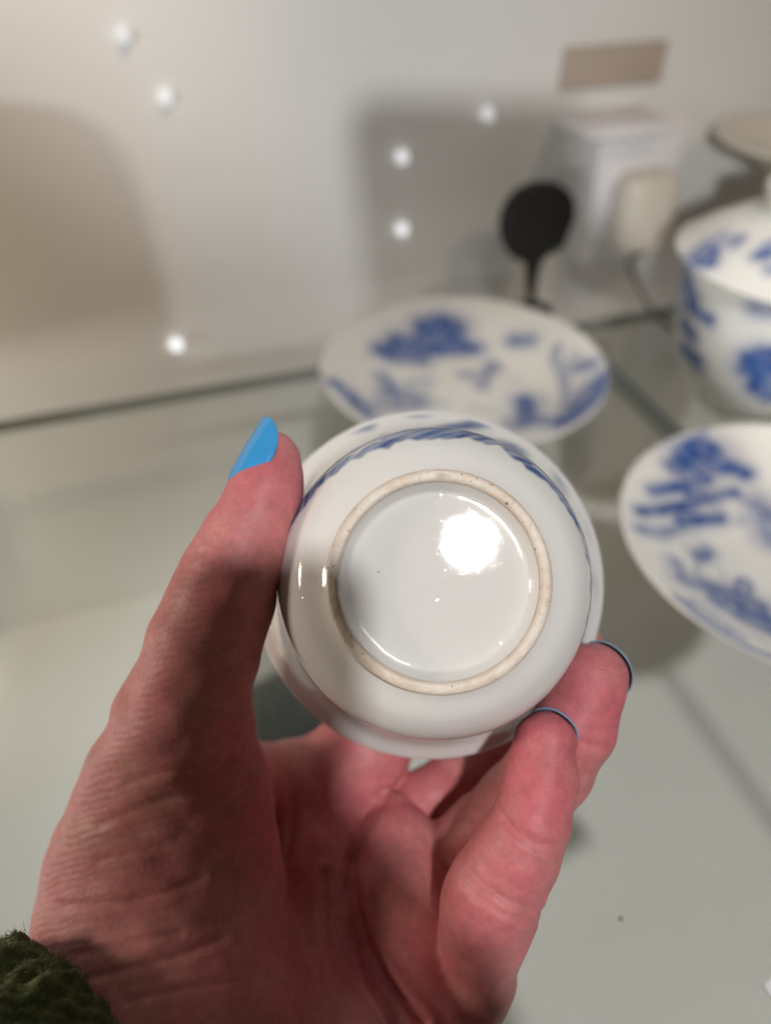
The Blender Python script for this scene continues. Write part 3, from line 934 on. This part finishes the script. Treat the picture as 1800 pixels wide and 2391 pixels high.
CREASES = [
    ([(438, 1300), (470, 1290), (501, 1284)], 7, 0.35, 'thumb'), ([(455, 1278), (496, 1262)], 6, 0.25, 'thumb'), ([(430, 1330), (480, 1325)], 5, 0.2, 'thumb'),
    ([(300, 1828), (400, 1800), (486, 1786), (560, 1790)], 9, 0.4, 'thenar'), ([(232, 1927), (346, 1878), (486, 1846), (560, 1842)], 9, 0.4, 'thenar'),
    ([(146, 2116), (303, 2105), (389, 2084), (470, 2050)], 9, 0.35, 'thenar'), ([(178, 2230), (335, 2197), (420, 2180)], 8, 0.35, 'thenar'),
    ([(178, 2293), (281, 2268), (432, 2230), (520, 2190)], 10, 0.5, 'thenar'), ([(230, 2010), (330, 1985), (420, 1960)], 8, 0.25, 'thenar'),
    ([(300, 2340), (420, 2310), (560, 2290)], 9, 0.4, 'thenar'),
    ([(757, 2040), (757, 2176), (784, 2241), (850, 2320), (900, 2391)], 9, 0.9, 'palm'), ([(762, 2200), (757, 2391)], 8, 0.5, 'palm'),
    ([(900, 1855), (850, 1930), (824, 2010), (830, 2120), (856, 2210), (900, 2290), (985, 2391)], 11, 1.7, 'palm'),
    ([(680, 1820), (684, 1900), (672, 2000)], 9, 0.5, 'palm'),
    ([(1165, 1895), (1203, 1940), (1257, 1972), (1325, 1978)], 9, 0.5, 'pinky'), ([(1172, 1915), (1215, 1962), (1262, 1992), (1320, 1998)], 6, 0.3, 'pinky'),
    ([(1070, 2010), (1122, 2068), (1192, 2112), (1275, 2132)], 9, 0.55, 'pinky'), ([(1060, 2035), (1110, 2090), (1180, 2138), (1262, 2152)], 7, 0.4, 'pinky'),
    ([(1290, 1690), (1330, 1725), (1400, 1745)], 7, 0.35, 'ring'), ([(1060, 1990), (1090, 2030)], 7, 0.3, 'ring')]
dep = np.zeros(len(hv))
for poly, wd_, dmm, rg in CREASES:
    d = line_px(poly)
    ok = (hn[:, 2] < 0.1)
    if rg in ('thumb', 'thenar'): ok &= np.isin(rid, [names.index('thumb'), names.index('thenar')])
    elif rg == 'palm': ok &= np.isin(rid, [names.index(q) for q in ('palm', 'heel', 'index', 'web', 'mound')])
    else: ok &= rid == names.index(rg)
    dep += (0.55 if rg in ('thenar', 'thumb') else 1.0) * ok * np.clip(-1.3 * hn[:, 2], 0, 1) * dmm * 1e-3 * (np.exp(-(d / wd_) ** 2) - 0.35 * np.exp(-((d - 2.4 * wd_) / (1.4 * wd_)) ** 2))
# soft unevenness of flesh
uneven = 0.00022 * np.sin(hv[:, 0] * 310 + 2 * np.sin(hv[:, 1] * 190)) * np.sin(hv[:, 1] * 260 + 1.1) + 0.00012 * np.sin(hv[:, 0] * 640 + hv[:, 2] * 500) * np.sin(hv[:, 1] * 520)
hv = hv - hn * (dep - uneven)[:, None]


def skin():
    m, nt, b, nd, lk = mat('skin')
    tc = nd.new('ShaderNodeTexCoord')
    at = nd.new('ShaderNodeAttribute'); at.attribute_name = 'flush'
    n1 = nd.new('ShaderNodeTexNoise'); n1.inputs['Scale'].default_value = 90; n1.inputs['Detail'].default_value = 5
    lk.new(tc.outputs['Object'], n1.inputs['Vector'])
    a1 = nd.new('ShaderNodeMath'); a1.operation = 'MULTIPLY_ADD'; a1.use_clamp = True
    lk.new(n1.outputs[0], a1.inputs[0]); a1.inputs[1].default_value = 1.3
    s1 = nd.new('ShaderNodeMath'); s1.operation = 'SUBTRACT'; lk.new(at.outputs['Fac'], s1.inputs[0]); s1.inputs[1].default_value = 0.55
    lk.new(s1.outputs[0], a1.inputs[2])
    mx = nd.new('ShaderNodeMixRGB'); lk.new(a1.outputs[0], mx.inputs[0])
    mx.inputs[1].default_value = (0.56, 0.268, 0.238, 1)
    mx.inputs[2].default_value = (0.61, 0.160, 0.188, 1)
    # mottling and pores
    n3 = nd.new('ShaderNodeTexNoise'); n3.inputs['Scale'].default_value = 420; n3.inputs['Detail'].default_value = 6
    n3.inputs['Roughness'].default_value = 0.7
    lk.new(tc.outputs['Object'], n3.inputs['Vector'])
    r3 = nd.new('ShaderNodeMapRange'); lk.new(n3.outputs[0], r3.inputs[0])
    r3.inputs[1].default_value = 0.3; r3.inputs[2].default_value = 0.7; r3.inputs[3].default_value = 0.80; r3.inputs[4].default_value = 1.12
    m3 = nd.new('ShaderNodeMixRGB'); m3.blend_type = 'MULTIPLY'; m3.inputs[0].default_value = 1
    lk.new(mx.outputs[0], m3.inputs[1]); lk.new(r3.outputs[0], m3.inputs[2])
    lk.new(m3.outputs[0], b.inputs['Base Color'])
    b.inputs['Roughness'].default_value = 0.5
    b.inputs['IOR'].default_value = 1.4
    b.inputs['Subsurface Weight'].default_value = 0.25
    b.inputs['Subsurface Radius'].default_value = (1.0, 0.32, 0.2)
    b.inputs['Subsurface Scale'].default_value = 0.002
    # ridges (fingerprints and fine palm lines) from the stored coordinate
    ar = nd.new('ShaderNodeAttribute'); ar.attribute_name = 'ridge'
    nw = nd.new('ShaderNodeTexNoise'); nw.inputs['Scale'].default_value = 130; nw.inputs['Detail'].default_value = 2
    lk.new(tc.outputs['Object'], nw.inputs['Vector'])
    wa = nd.new('ShaderNodeMath'); wa.operation = 'MULTIPLY_ADD'
    lk.new(nw.outputs[0], wa.inputs[0]); wa.inputs[1].default_value = 14.0; lk.new(ar.outputs['Fac'], wa.inputs[2])
    si = nd.new('ShaderNodeMath'); si.operation = 'SINE'; lk.new(wa.outputs[0], si.inputs[0])
    am = nd.new('ShaderNodeAttribute'); am.attribute_name = 'ridge_amount'
    mu = nd.new('ShaderNodeMath'); mu.operation = 'MULTIPLY'; lk.new(si.outputs[0], mu.inputs[0]); lk.new(am.outputs['Fac'], mu.inputs[1])
    nf = nd.new('ShaderNodeTexNoise'); nf.inputs['Scale'].default_value = 1400; nf.inputs['Detail'].default_value = 3
    lk.new(tc.outputs['Object'], nf.inputs['Vector'])
    vf = nd.new('ShaderNodeTexVoronoi'); vf.inputs['Scale'].default_value = 900
    lk.new(tc.outputs['Object'], vf.inputs['Vector'])
    v2 = nd.new('ShaderNodeMath'); v2.operation = 'MULTIPLY_ADD'; lk.new(vf.outputs['Distance'], v2.inputs[0]); v2.inputs[1].default_value = 0.5
    lk.new(nf.outputs[0], v2.inputs[2])
    ad = nd.new('ShaderNodeMath'); ad.operation = 'ADD'; lk.new(mu.outputs[0], ad.inputs[0]); lk.new(v2.outputs[0], ad.inputs[1])
    bp = nd.new('ShaderNodeBump'); bp.inputs['Strength'].default_value = 0.55; bp.inputs['Distance'].default_value = 0.0001
    lk.new(ad.outputs[0], bp.inputs['Height']); lk.new(bp.outputs[0], b.inputs['Normal'])
    return m


M_SKIN = skin()
HO = W(420, 2400, 0.165)
person = mk('person', cam2w(hv), hf, M_SKIN, origin=HO)
tag(person, "left hand with blue nail polish gripping the bowl between thumb and fingers", 'person')
flush = np.full(len(hv), 0.28)
for nm, (x, y), s_, g in (('thumb', (640, 1140), 150, 0.45), ('pinky', (1270, 1800), 170, 0.65), ('ring', (1390, 1640), 140, 0.65), ('pinky', (1130, 2130), 150, 0.5)):
    flush += (rid == names.index(nm)) * g * np.exp(-((vpx - x) ** 2 + (vpy - y) ** 2) / s_ ** 2)
flush += np.isin(rid, [names.index(q) for q in ('palm', 'index', 'middle', 'mound')]) * 0.25
attr(person, 'flush', np.clip(flush, 0, 1.4))
ridge = np.zeros(len(hv)); ramt = np.zeros(len(hv))
fing = np.isin(rid, [names.index(q) for q in ('pinky', 'ring')])
th_ = np.isin(rid, [names.index('thumb'), names.index('thenar')])
# finger pads: lines run down to the right; thumb and thenar: lines rise to the right
cy = np.where(rid == names.index('pinky'), 1790, 1640)
ridge = np.where(fing, (-0.62 * (vpx - 1250) + 0.78 * (vpy - cy) + 0.0012 * (vpx - 1250) ** 2) * 2 * np.pi / 6.5, ridge)
ramt = np.where(fing, 0.10 + 0.28 * (vpy < 1900), 0.08)
ridge = np.where(th_, (0.27 * vpx + 0.96 * vpy) * 2 * np.pi / 17, ridge)
left_edge = np.exp(-np.clip((vpx - (432 + (vpy - 1319) * -0.405)), 0, 1e3) / 90)
ramt = np.where(th_, 0.08 + 0.20 * left_edge, ramt)
ramt = np.where(th_ & (vpy < 1260), 0.15, ramt)
attr(person, 'ridge', ridge); attr(person, 'ridge_amount', ramt)

# nails
m, nt, b, nd, lk = mat('blue_nail_polish')
tc = nd.new('ShaderNodeTexCoord')
n = nd.new('ShaderNodeTexNoise'); n.inputs['Scale'].default_value = 300
lk.new(tc.outputs['Object'], n.inputs['Vector'])
mx = nd.new('ShaderNodeMixRGB'); lk.new(n.outputs[0], mx.inputs[0])
mx.inputs[1].default_value = (0.045, 0.33, 0.72, 1); mx.inputs[2].default_value = (0.06, 0.37, 0.78, 1)
lk.new(mx.outputs[0], b.inputs['Base Color']); b.inputs['Roughness'].default_value = 0.12; b.inputs['Coat Weight'].default_value = 0.5
M_NAIL = m


def nail(base, tip, R, R_tip, normal, half, name='fingernail', lift=0.0003, taper=0.75, thick=0.0005, over=0.0):
    """curved shell: base/tip axis points (camera space), arc about the finger's axis towards `normal`"""
    base = np.asarray(base); tip = np.asarray(tip)
    a = tip - base; L = np.linalg.norm(a); a /= L
    n0 = np.asarray(normal, float); n0 -= a * np.dot(n0, a); n0 /= np.linalg.norm(n0)
    bt = np.cross(a, n0)
    nu, nv = 26, 22
    vs1 = []
    for lay_ in (1, 0):
        for i in range(nu):
            u = i / (nu - 1)
            # outline: rounded cuticle and rounded free edge
            wv_ = min(1.0, math.sqrt(max(0.0, 1 - ((0.34 - u) / 0.345) ** 2)) if u < 0.34 else 1.0)
            if u > 0.55: wv_ = math.sqrt(max(0.0, 1 - ((u - 0.55) / 0.453) ** 2))
            wv_ = max(wv_, 0.05)
            rad_ = R + (R_tip - R) * u ** 1.5
            for j in range(nv):
                t = (j / (nv - 1) * 2 - 1) * half * wv_
                rr_ = rad_ + lift + thick * lay_ * (1 - 0.5 * abs(t / half) ** 4) - 0.0006 * max(0.0, (0.18 - u) / 0.18) ** 2 - 0.00025 * abs(t / half) ** 4
                vs1.append(base + a * (u * L) + n0 * rr_ * math.cos(t) + bt * rr_ * math.sin(t))
    vs1 = np.array(vs1)
    f1 = grid_faces(nu, nv).tolist()
    off = nu * nv
    f2 = [[q + off for q in reversed(fc)] for fc in f1]
    rim_ = [i * nv for i in range(nu)] + [(nu - 1) * nv + j for j in range(1, nv)] + [i * nv + nv - 1 for i in range(nu - 2, -1, -1)] + [j for j in range(nv - 2, 0, -1)]
    f3 = [[rim_[k], rim_[(k + 1) % len(rim_)], rim_[(k + 1) % len(rim_)] + off, rim_[k] + off] for k in range(len(rim_))]
    return mk(name, cam2w(vs1), f1 + f2 + f3, M_NAIL, person, origin=HO)


def imgdir(dx, dy, dz):
    v_ = np.array([dx, -dy, dz], float)
    return v_ / np.linalg.norm(v_)


nail(P(608, 1162, 0.1568), P(676, 1003, 0.1592), 0.00702, 0.0053, imgdir(-0.915 * 0.77, -0.40 * 0.77, -0.64), math.radians(52))


def nail_cap(ctr, r, n, half, stretch, along, thick=0.00032):
    """nail seen from below: a curved plate hugging the back of the fingertip, `along` is the finger's direction"""
    n = np.asarray(n); a = np.asarray(along) - n * np.dot(along, n); a /= np.linalg.norm(a)
    c = np.cross(n, a)
    nu, nv = 16, 48
    out = []
    for lay_ in (1, 0):
        for i in range(nu):
            ro = half * i / (nu - 1)
            for j in range(nv):
                ph = 2 * math.pi * j / nv
                d = n * math.cos(ro) + (a * math.cos(ph) * stretch + c * math.sin(ph)) * math.sin(ro)
                d /= np.linalg.norm(d)
                out.append(ctr + d * (r + thick * lay_))
    out = np.array(out)
    f1 = []
    for i in range(nu - 1):
        for j in range(nv):
            q = [i * nv + j, i * nv + (j + 1) % nv, (i + 1) * nv + (j + 1) % nv, (i + 1) * nv + j]
            f1.append(q)
    off = nu * nv
    f2 = [[q + off for q in reversed(fc)] for fc in f1]
    f3 = [[(nu - 1) * nv + j, (nu - 1) * nv + (j + 1) % nv, (nu - 1) * nv + (j + 1) % nv + off, (nu - 1) * nv + j + off] for j in range(nv)]
    o = mk('fingernail', cam2w(out), f1 + f2 + f3, M_NAIL, person, origin=HO)
    o.data.materials.append(M_UNDER)      # the bare underside shows at the free edge
    o.data.polygons.foreach_set('material_index', [0] * len(f1) + [1] * (len(f2) + len(f3)))
    return o


M_UNDER = plain('nail_underside', (0.24, 0.36, 0.47), 0.4, 0.1, 300)
nail_cap(P(1385, 1585, 0.1637) + imgdir(0.78, -0.6, 0.15) * 0.00065, 0.00742, imgdir(0.70, -0.26, 0.67), math.radians(58), 1.1, imgdir(0.35, -0.9, 0.1))
nail_cap(P(1273, 1733, 0.1547) + imgdir(0.6, -0.78, 0.15) * 0.00060, 0.00600, imgdir(0.56, -0.42, 0.71), math.radians(57), 1.1, imgdir(0.1, -0.98, 0.1))

# ------------------------------------------------------------------ sleeve cuff, parented to the person
m, nt, b, nd, lk = mat('green_chenille')
tc = nd.new('ShaderNodeTexCoord')
n = nd.new('ShaderNodeTexNoise'); n.inputs['Scale'].default_value = 240; n.inputs['Detail'].default_value = 5
lk.new(tc.outputs['Object'], n.inputs['Vector'])
r = nd.new('ShaderNodeValToRGB')
r.color_ramp.elements[0].position = 0.3; r.color_ramp.elements[0].color = (0.04, 0.06, 0.014, 1)
r.color_ramp.elements[1].position = 0.7; r.color_ramp.elements[1].color = (0.14, 0.175, 0.055, 1)
lk.new(n.outputs[0], r.inputs[0]); lk.new(r.outputs[0], b.inputs['Base Color'])
b.inputs['Roughness'].default_value = 0.9
b.inputs['Sheen Weight'].default_value = 0.3
M_KNIT = m
c0 = P(112, 2560, 0.147); c1 = P(-428, 3145, 0.112)
axc = c1 - c0; axc /= np.linalg.norm(axc)
e1 = np.cross(axc, [0, 0, 1.0]); e1 /= np.linalg.norm(e1)
e2 = np.cross(axc, e1)
nth, nl = 260, 150
thc = np.linspace(0, 2 * np.pi, nth, endpoint=False)
ll = np.linspace(-1, 1, nl)
TH, LL = np.meshgrid(thc, ll, indexing='ij')
R0 = 0.0285
# fat rolled cuff, knitted in rope-like rows
prof_r = R0 + 0.0035 * np.sqrt(np.clip(1 - np.clip(-LL * 1.15 - 0.15, 0, 1) ** 2, 0, 1))
along = -0.006 + 0.030 * (LL + 1)
nb_ = 300
bth = rng.uniform(0, 2 * np.pi, nb_); bal = rng.uniform(-0.008, 0.055, nb_); bam = rng.uniform(0.3, 1.0, nb_)
lump = np.zeros_like(TH)
for a0_, l0_, m0_ in zip(bth, bal, bam):
    dth = (TH - a0_ + np.pi) % (2 * np.pi) - np.pi
    q_ = (dth * 0.030 + 0.5 * (along - l0_)) ** 2 / 0.0022 ** 2 + (along - l0_ - 0.3 * dth * 0.03) ** 2 / 0.0040 ** 2
    lump = np.maximum(lump, m0_ * np.exp(-q_))
lump = 0.0032 * lump + 0.0007 * np.sin(TH * 37 + along * 900) * np.sin(along * 1300 + TH * 5)
RR = prof_r + lump
cv = c0 + axc * along[..., None] + (np.cos(TH)[..., None] * e1 + np.sin(TH)[..., None] * e2 * 0.82) * RR[..., None]
cvw = cam2w(cv.reshape(-1, 3))
sl_ = mk('sleeve', cvw, grid_faces(nth, nl, True), M_KNIT, person, origin=HO)
sl_['label'] = 'dark green fuzzy knitted cuff'
# loose fibres, grown from the cuff's surface
nfb = 70000
ii = rng.integers(0, nth, nfb); jj = rng.integers(0, nl - 1, nfb)
basep = cv[ii, jj] + rng.normal(0, 0.0002, (nfb, 3))
outd = (np.cos(TH)[ii, jj][:, None] * e1 + np.sin(TH)[ii, jj][:, None] * e2)
dirs = outd * 0.1 + rng.normal(0, 1.0, (nfb, 3)); dirs /= np.linalg.norm(dirs, axis=1)[:, None]
curl = rng.normal(0, 1.0, (nfb, 3))
Lf = rng.uniform(0.0005, 0.0014, nfb)[:, None]
side = np.cross(dirs, rng.normal(0, 1, (nfb, 3))); side /= np.linalg.norm(side, axis=1)[:, None]
wf_ = 0.00007
q0 = basep; q1 = basep + dirs * Lf * 0.5; q2 = basep + (dirs + curl * 0.6) * Lf
fv = np.stack([q0 - side * wf_, q0 + side * wf_, q1 - side * wf_, q1 + side * wf_, q2], 1).reshape(-1, 3)
k5 = np.arange(nfb)[:, None] * 5
ff_ = np.vstack([k5 + np.array([[0, 1, 3]]), k5 + np.array([[0, 3, 2]]), k5 + np.array([[2, 3, 4]])])
fb_ = mk('fibres', cam2w(fv), ff_, M_KNIT, sl_, origin=HO)
fb_.location = (0, 0, 0)
fb_['kind'] = 'stuff'

# ------------------------------------------------------------------ things just outside the picture that cast its shadows
pb = cam2w(np.array([-0.0225, -0.056, -0.0075]))
v, f = box((0, 0, 0), (0.075, 0.152, 0.0085), 0.0035)
import bmesh as _b
bm = _b.new()
pts = []
for (sx, sy, a0) in ((1, 1, 0), (-1, 1, 90), (-1, -1, 180), (1, -1, 270)):
    for k in range(9):
        t = math.radians(a0 + k * 11.25)
        pts.append((sx * (0.0375 - 0.009) + 0.009 * math.cos(t), sy * (0.076 - 0.009) + 0.009 * math.sin(t)))
npt = len(pts)
vv = np.array([(x, y, z_) for z_ in (0.0042, -0.0042) for x, y in pts])
ff = [list(range(npt)), list(range(npt, 2 * npt))[::-1]] + [[(i + 1) % npt, i, npt + i, npt + (i + 1) % npt] for i in range(npt)]
vv = vv + np.array([-0.0225, -0.056, -0.0075])
phone = mk('phone', cam2w(vv), ff, M_PHONE, origin=pb, smooth=False)
tag(phone, 'dark phone held upright, facing the bowl', 'phone')
# the other hand, round the phone's right side
hgrid = 0.0014
HL = np.array([-0.06, -0.20, -0.055]); HHI = np.array([0.10, -0.02, 0.03])
hd = np.ceil((HHI - HL) / hgrid).astype(int)
ga, gb, gc = [(HL[k] + hgrid * np.arange(hd[k])).astype(np.float32) for k in range(3)]
def hchain(lst): return [(np.array(q[:3]), q[3]) for q in lst]
def hv_(lst, k=0.004, fl=1.0): return group_sdf(ga[:, None, None], gb[None, :, None], gc[None, None, :], hchain(lst), k, fl)
RH = hv_([(0.046, -0.098, -0.004, 0.020), (0.056, -0.135, -0.008, 0.030), (0.070, -0.185, -0.016, 0.029)], 0.006)
RH = smin(RH, hv_([(0.048, -0.110, -0.012, 0.018), (0.040, -0.073, -0.019, 0.0135), (0.0285, -0.0505, -0.0215, 0.0112), (0.012, -0.0315, -0.0215, 0.0092)]), 0.006)
for k_, (yk, le) in enumerate(((-0.078, 0.034), (-0.098, 0.040), (-0.117, 0.036), (-0.134, 0.026))):
    RH = smin(RH, hv_([(0.046, yk - 0.004, -0.004, 0.0105), (0.026, yk, 0.0085, 0.0092), (-0.004, yk + 0.002, 0.0098, 0.0084), (-0.004 - le, yk + 0.001, 0.0065, 0.0072)]), 0.003)
pbox = np.maximum(np.maximum(np.abs(ga[:, None, None] + 0.0225) - 0.0377, np.abs(gb[None, :, None] + 0.056) - 0.0762), np.abs(gc[None, None, :] + 0.0075) - 0.0044)
RH = np.maximum(RH, -pbox)
ov, of = surface_nets(RH)
ov = relax(ov * hgrid + HL, of, 3)
on_ = normals(ov, of)
if (on_ * (ov - ov.mean(0))).sum() < 0: of = of[:, ::-1].copy()
oh_ = mk('hand', cam2w(ov), of, M_SKIN, person, origin=HO)
attr(oh_, 'flush', np.full(len(ov), 0.5)); attr(oh_, 'ridge', np.zeros(len(ov))); attr(oh_, 'ridge_amount', np.zeros(len(ov)))
# unseen round-shouldered form, added to cast the shadow on the left wall
blocker_at = np.array([-0.223, 0.262, 0.0])
v, f = lathe(catmull([(0.0005, 0.0004), (0.045, 0.0004), (0.047, 0.004), (0.047, 0.05), (0.045, 0.10), (0.040, 0.122), (0.028, 0.131), (0.0005, 0.133)], 60), 96)
shadow_blocker = mk('shadow_blocker', v + blocker_at, f, M_CREAM, origin=blocker_at)
tag(shadow_blocker, 'unseen round-shouldered form added left of the picture to shade the wall', 'shadow_blocker')
